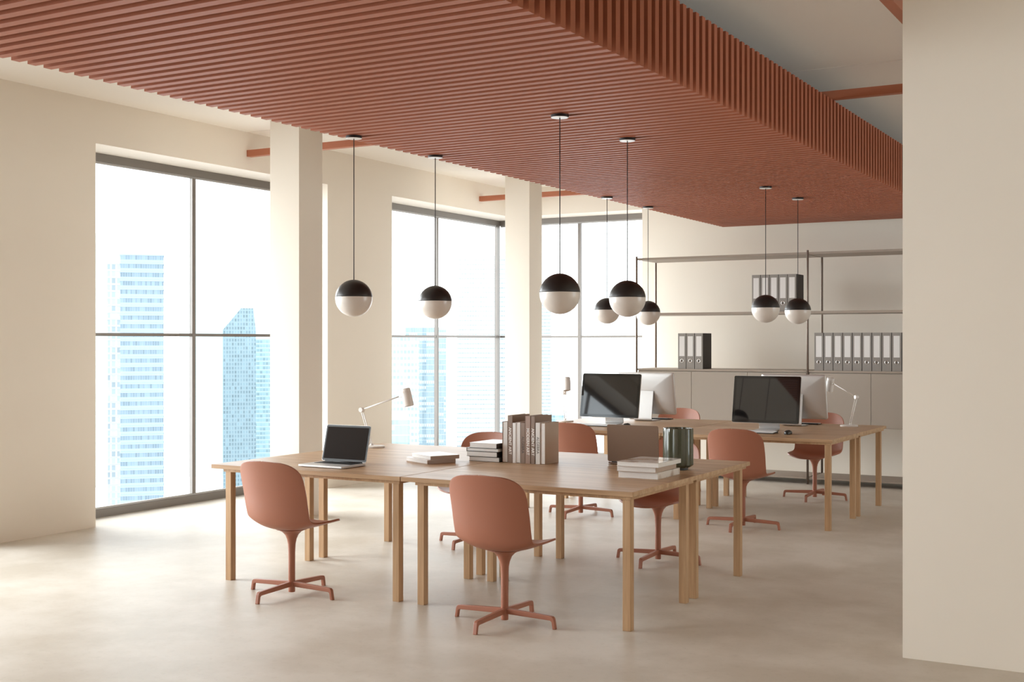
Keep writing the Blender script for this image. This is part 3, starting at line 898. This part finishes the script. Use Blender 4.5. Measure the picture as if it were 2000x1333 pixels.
def lying(w, d, t, cov, lab, grp, cx, cy, z, rz, spine='+x', top=None, text=None):
    """lying book w along local x, d along local y"""
    e = empty('book', (cx, cy, z), rz)
    c = 0.002
    bm = bmesh.new()
    box(bm, -w / 2, w / 2, -d / 2, d / 2, 0, c); box(bm, -w / 2, w / 2, -d / 2, d / 2, t - c, t, 1 if top else 0)
    if spine == '+x': box(bm, w / 2 - c, w / 2, -d / 2, d / 2, c, t - c)
    if spine == '-x': box(bm, -w / 2, -w / 2 + c, -d / 2, d / 2, c, t - c)
    if spine == '+y': box(bm, -w / 2, w / 2, d / 2 - c, d / 2, c, t - c)
    if spine == '-y': box(bm, -w / 2, w / 2, -d / 2, -d / 2 + c, c, t - c)
    obj('cover', bm, [cov, top] if top else cov, e, 0.0005, 1)
    g = 0.003
    x0, x1, y0, y1 = -w / 2 + g, w / 2 - g, -d / 2 + g, d / 2 - g
    if spine == '+x': x1 = w / 2 - c
    if spine == '-x': x0 = -w / 2 + c
    if spine == '+y': y1 = d / 2 - c
    if spine == '-y': y0 = -d / 2 + c
    obj('page_block', boxes((x0, x1, y0, y1, c, t - c)), M['pages'], e)
    if text:
        me = text_mesh(text, 0.02, M['leader'], 0.0004)
        to = bpy.data.objects.new('title', me); COL.objects.link(to); to.parent = e
        to.matrix_local = Matrix.Translation((w / 2 + 0.0004, -d / 2 + 0.06, t / 2)) @ Matrix(((0, 0, 1, 0), (1, 0, 0, 0), (0, 1, 0, 0), (0, 0, 0, 1)))
    tag(e, lab, 'book', grp)
    return e
# loose pair on the left desk
GA = 'pair of pale books on the left desk'
lying(0.215, 0.28, 0.026, M['c_beige'], 'lower book of the loose pair on the desk left of the book pile', GA, -4.475, 6.765, TZ, R(64), '-y', M['c_white'])
lying(0.215, 0.265, 0.025, M['c_beige'], 'upper white-topped book of the loose pair on the desk left of the book pile', GA, -4.452, 6.785, TZ + 0.026, R(62), '-y', M['c_white'])
# pile of four beside the upright row
GB = 'pile of four books beside the upright row'
lying(0.235, 0.30, 0.0315, M['c_dark'], 'bottom book of the pile of four beside the upright row', GB, -4.169, 7.09, TZ, 0, '+x')
lying(0.235, 0.30, 0.0345, M['c_dark'], 'second book from the bottom in the pile of four', GB, -4.186, 7.085, TZ + 0.0315, R(0.6), '+x')
lying(0.245, 0.30, 0.0225, M['c_dark'], 'thin third book in the pile of four, dark spine at its left end', GB, -4.180, 7.085, TZ + 0.066, 0, '-x')
lying(0.212, 0.30, 0.0345, M['c_dark'], 'top book of the pile of four, white cover', GB, -4.171, 7.083, TZ + 0.0885, R(-0.8), '+x', M['c_white'])
# three books in front of the vase
GC = 'three books stacked in front of the vase'
lying(0.252, 0.345, 0.039, M['c_pic'], 'bottom book of the three stacked in front of the vase', GC, -2.880, 6.695, TZ, R(0.5), '+x')
lying(0.245, 0.325, 0.033, M['c_tan'], 'middle book of the three stacked in front of the vase', GC, -2.885, 6.670, TZ + 0.039, R(1), '+x')
lying(0.262, 0.345, 0.026, M['c_ivory'], 'top book of the three stacked in front of the vase, pale picture cover', GC, -2.866, 6.662, TZ + 0.072, R(0), '+x', M['c_pic'])

# ------------------------------------------------------------------ vase
v = empty('fluted_vase', (-2.868, 7.12, TZ))
tag(v, 'dark green glazed vase with vertical flutes on the oak desk', 'vase')
nf = 16
fl = lambda a: 1 - 0.055 * abs(math.cos(nf * a / 2)) ** 1.0 + 0.03
bm = bmesh.new()
lathe(bm, [(0.070, 0.014), (0.092, 0.030), (0.0925, 0.034), (0.0925, 0.252), (0.091, 0.2565), (0.086, 0.2575), (0.083, 0.255), (0.081, 0.24), (0.081, 0.03), (0, 0.026)], nf * 12, rfun=fl)
o = obj('vase_body', bm, M['vase'], v, smooth=True)
o.modifiers.new('split', 'EDGE_SPLIT').split_angle = R(40)
bm = bmesh.new(); lathe(bm, [(0, 0), (0.062, 0), (0.062, 0.013), (0.071, 0.0155), (0, 0.0155)], 48)
obj('vase_foot', bm, M['foot'], v)

# ------------------------------------------------------------------ towers outside
Fv = Vector((-math.sin(YAW), math.cos(YAW), 0)); Rv = Vector((math.cos(YAW), math.sin(YAW), 0))
def tower(xl, xr, ytop, D, m, lab, ledges=None, depth=None, rz=0.0, crown=None, base=-160):
    ul, ur = (xl - 1000) / f_px, (xr - 1000) / f_px
    uc = (ul + ur) / 2
    c = Fv * D + Rv * (uc * D)
    wdt = (ur - ul) * D / math.cos(rz) * 1.0
    top = H + (666.5 - ytop) / f_px * D
    dp_ = depth or wdt * 0.8
    e = empty('tower', (c.x, c.y, base), YAW + math.atan(-uc) + rz)
    ht = top - base
    # front face sits at local y = 0, the body runs away behind it
    obj('tower_body', boxes((-wdt / 2, wdt / 2, 0, dp_, 0, ht)), m, e)
    if ledges:
        st_, pr, th, mm = ledges
        bm = bmesh.new()
        z = ht - th
        while z > 60:
            box(bm, -wdt / 2 - pr, wdt / 2 + pr, -pr, dp_ + pr, z, z + th)
            z -= st_
        obj('floor_ledges', bm, mm, e)
    if crown:
        bm = bmesh.new()
        x0, x1, hh = crown
        vs = [(-wdt / 2, 0, ht), (wdt / 2, 0, ht), (wdt / 2, dp_, ht), (-wdt / 2, dp_, ht)]
        a = [bm.verts.new(p) for p in vs]
        bb = [bm.verts.new((x0 * wdt, 0, ht + hh)), bm.verts.new((x1 * wdt, 0, ht + hh)), bm.verts.new((x1 * wdt, dp_, ht + hh)), bm.verts.new((x0 * wdt, dp_, ht + hh))]
        for i in range(4):
            j = (i + 1) % 4
            bm.faces.new((a[i], a[j], bb[j], bb[i]))
        bm.faces.new(bb); bm.faces.new(a[::-1])
        obj('tower_crown', bm, m, e)
    tag(e, lab, 'building', 'city towers outside the windows')
    return e
K = 1.8
def c3(r, g, b): return (r * K, g * K, b * K, 1)
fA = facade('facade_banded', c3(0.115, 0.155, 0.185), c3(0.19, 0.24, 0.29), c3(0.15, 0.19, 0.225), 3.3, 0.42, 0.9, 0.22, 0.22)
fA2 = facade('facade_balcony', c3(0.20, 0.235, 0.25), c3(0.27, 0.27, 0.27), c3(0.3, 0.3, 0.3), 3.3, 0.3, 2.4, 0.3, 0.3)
fPale = facade('facade_pale', c3(0.35, 0.42, 0.435), c3(0.42, 0.46, 0.465), c3(0.38, 0.44, 0.45), 3.6, 0.3, 1.5, 0.1, 0.05)  # distance haze put into these pale, even colours
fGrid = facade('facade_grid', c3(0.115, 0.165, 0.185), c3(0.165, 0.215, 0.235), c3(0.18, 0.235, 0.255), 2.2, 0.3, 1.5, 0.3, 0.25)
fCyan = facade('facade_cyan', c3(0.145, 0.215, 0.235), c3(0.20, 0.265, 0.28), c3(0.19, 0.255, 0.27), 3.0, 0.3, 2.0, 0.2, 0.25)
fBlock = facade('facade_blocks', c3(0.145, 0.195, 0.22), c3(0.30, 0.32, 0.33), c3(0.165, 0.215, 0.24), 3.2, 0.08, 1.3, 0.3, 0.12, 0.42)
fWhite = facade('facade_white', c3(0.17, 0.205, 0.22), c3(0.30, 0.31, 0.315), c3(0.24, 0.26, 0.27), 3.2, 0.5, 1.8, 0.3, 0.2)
mLedge = mat('ledge_pale', c3(0.27, 0.29, 0.30), 0.7)
mLedgeB = mat('ledge_blue', c3(0.205, 0.26, 0.31), 0.7)
tower(237, 318, 497, 470, fA, 'blue-banded tower in the left pane of the nearest window', (3.3, 0.25, 0.5, mLedgeB), 50)
tower(211, 240, 515, 582, fA2, 'narrow balcony tower at the left edge of the nearest window', (3.3, 0.5, 0.35, mLedge), 50)
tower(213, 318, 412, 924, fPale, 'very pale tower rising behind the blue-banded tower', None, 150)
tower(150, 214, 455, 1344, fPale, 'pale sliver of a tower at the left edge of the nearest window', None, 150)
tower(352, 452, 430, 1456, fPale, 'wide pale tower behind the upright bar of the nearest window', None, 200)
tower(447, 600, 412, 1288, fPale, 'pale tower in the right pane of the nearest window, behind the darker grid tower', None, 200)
tower(436, 499, 645, 672, fGrid, 'darker gridded tower with a sloping top in the nearest window', None, 70, 0, (0.05, 0.42, 12))
tower(496, 575, 662, 840, fCyan, 'light cyan tower beside the nearer pillar, right of the gridded tower', (3.0, 0.2, 0.4, mLedge), 80)
tower(700, 818, 655, 616, fWhite, 'whitish low tower in the left pane of the middle window', (3.2, 0.3, 0.4, mLedge), 70)
tower(792, 872, 640, 728, fBlock, 'blue tower with white bars behind the middle window bar', None, 80)
tower(740, 800, 820, 392, fBlock, 'nearer blue block with white bars low in the middle window', None, 50)
tower(893, 1010, 500, 840, fWhite, 'white banded tower in the right pane of the middle window', (3.2, 0.5, 0.9, mLedge), 100)
tower(1040, 1076, 560, 1120, fWhite, 'pale tower at the left edge of the corner window', (3.2, 0.4, 0.9, mLedge), 100)
tower(1076, 1104, 812, 840, fCyan, 'small cyan building low in the corner window', None, 60)

# ------------------------------------------------------------------ daylight
wd = bpy.data.worlds.new('sky'); sc.world = wd
wd.use_nodes = True
N, L = wd.node_tree.nodes, wd.node_tree.links
bg = N['Background']
# hazy city sky: brightest around the horizon, dimmer overhead and towards the ground
tc = N.new('ShaderNodeTexCoord'); sx = N.new('ShaderNodeSeparateXYZ'); mr = N.new('ShaderNodeMapRange')
mr.inputs['From Min'].default_value = -1
L.new(tc.outputs['Generated'], sx.inputs[0]); L.new(sx.outputs['Z'], mr.inputs['Value'])
rp = N.new('ShaderNodeValToRGB'); L.new(mr.outputs[0], rp.inputs[0])
els = rp.color_ramp.elements
els[0].position = 0.0; els[0].color = (0.24, 0.24, 0.25, 1)
els[1].position = 1.0; els[1].color = (0.14, 0.17, 0.21, 1)
for p_, c_ in ((0.33, (0.30, 0.30, 0.31, 1)), (0.42, (0.90, 0.96, 1.0, 1)), (0.62, (0.90, 0.96, 1.0, 1)), (0.70, (0.36, 0.40, 0.44, 1)), (0.82, (0.20, 0.23, 0.27, 1))):
    e_ = els.new(p_); e_.color = c_
L.new(rp.outputs[0], bg.inputs[0])
bg.inputs[1].default_value = 2.5

sun = bpy.data.lights.new('hazy_sun', 'SUN')
sun.energy = 7.0; sun.angle = R(80); sun.color = (0.96, 0.98, 1.0)
suno = bpy.data.objects.new('hazy_sun', sun); COL.objects.link(suno)
suno.location = (-20, 4, 12)
_e, _a = R(16), R(10)
suno.rotation_euler = Vector((math.cos(_e) * math.cos(_a), math.cos(_e) * math.sin(_a), -math.sin(_e))).to_track_quat('-Z', 'Y').to_euler()

def portal(loc, rot, sx, sy):
    ld = bpy.data.lights.new('daylight_portal', 'AREA')
    ld.shape = 'RECTANGLE'; ld.size = sx; ld.size_y = sy
    ld.cycles.is_portal = True
    lo = bpy.data.objects.new('daylight_portal', ld); COL.objects.link(lo)
    lo.location = loc; lo.rotation_euler = rot
for a, b_ in OPEN:
    portal((GX - 0.06, (a + b_) / 2, ZO / 2), (0, R(-90), 0), ZO, b_ - a)
portal((XR + 0.26, (RO[0] + RO[1]) / 2, ZO / 2), (0, R(90), 0), ZO, RO[1] - RO[0])
portal(((GX + JX) / 2, GY + 0.06, ZO / 2), (R(-90), 0, 0), JX - GX, ZO)

sc.view_settings.view_transform = 'Standard'
sc.view_settings.look = 'None'
sc.view_settings.exposure = 1.0
sc.view_settings.gamma = 1.0
sc.view_settings.use_curve_mapping = False
sc.cycles.use_denoising = True
sc.cycles.max_bounces = 14
sc.cycles.diffuse_bounces = 8
sc.cycles.glossy_bounces = 4
sc.cycles.transparent_max_bounces = 12
sc.cycles.sample_clamp_indirect = 8.0
sc.cycles.caustics_reflective = False
sc.cycles.caustics_refractive = False
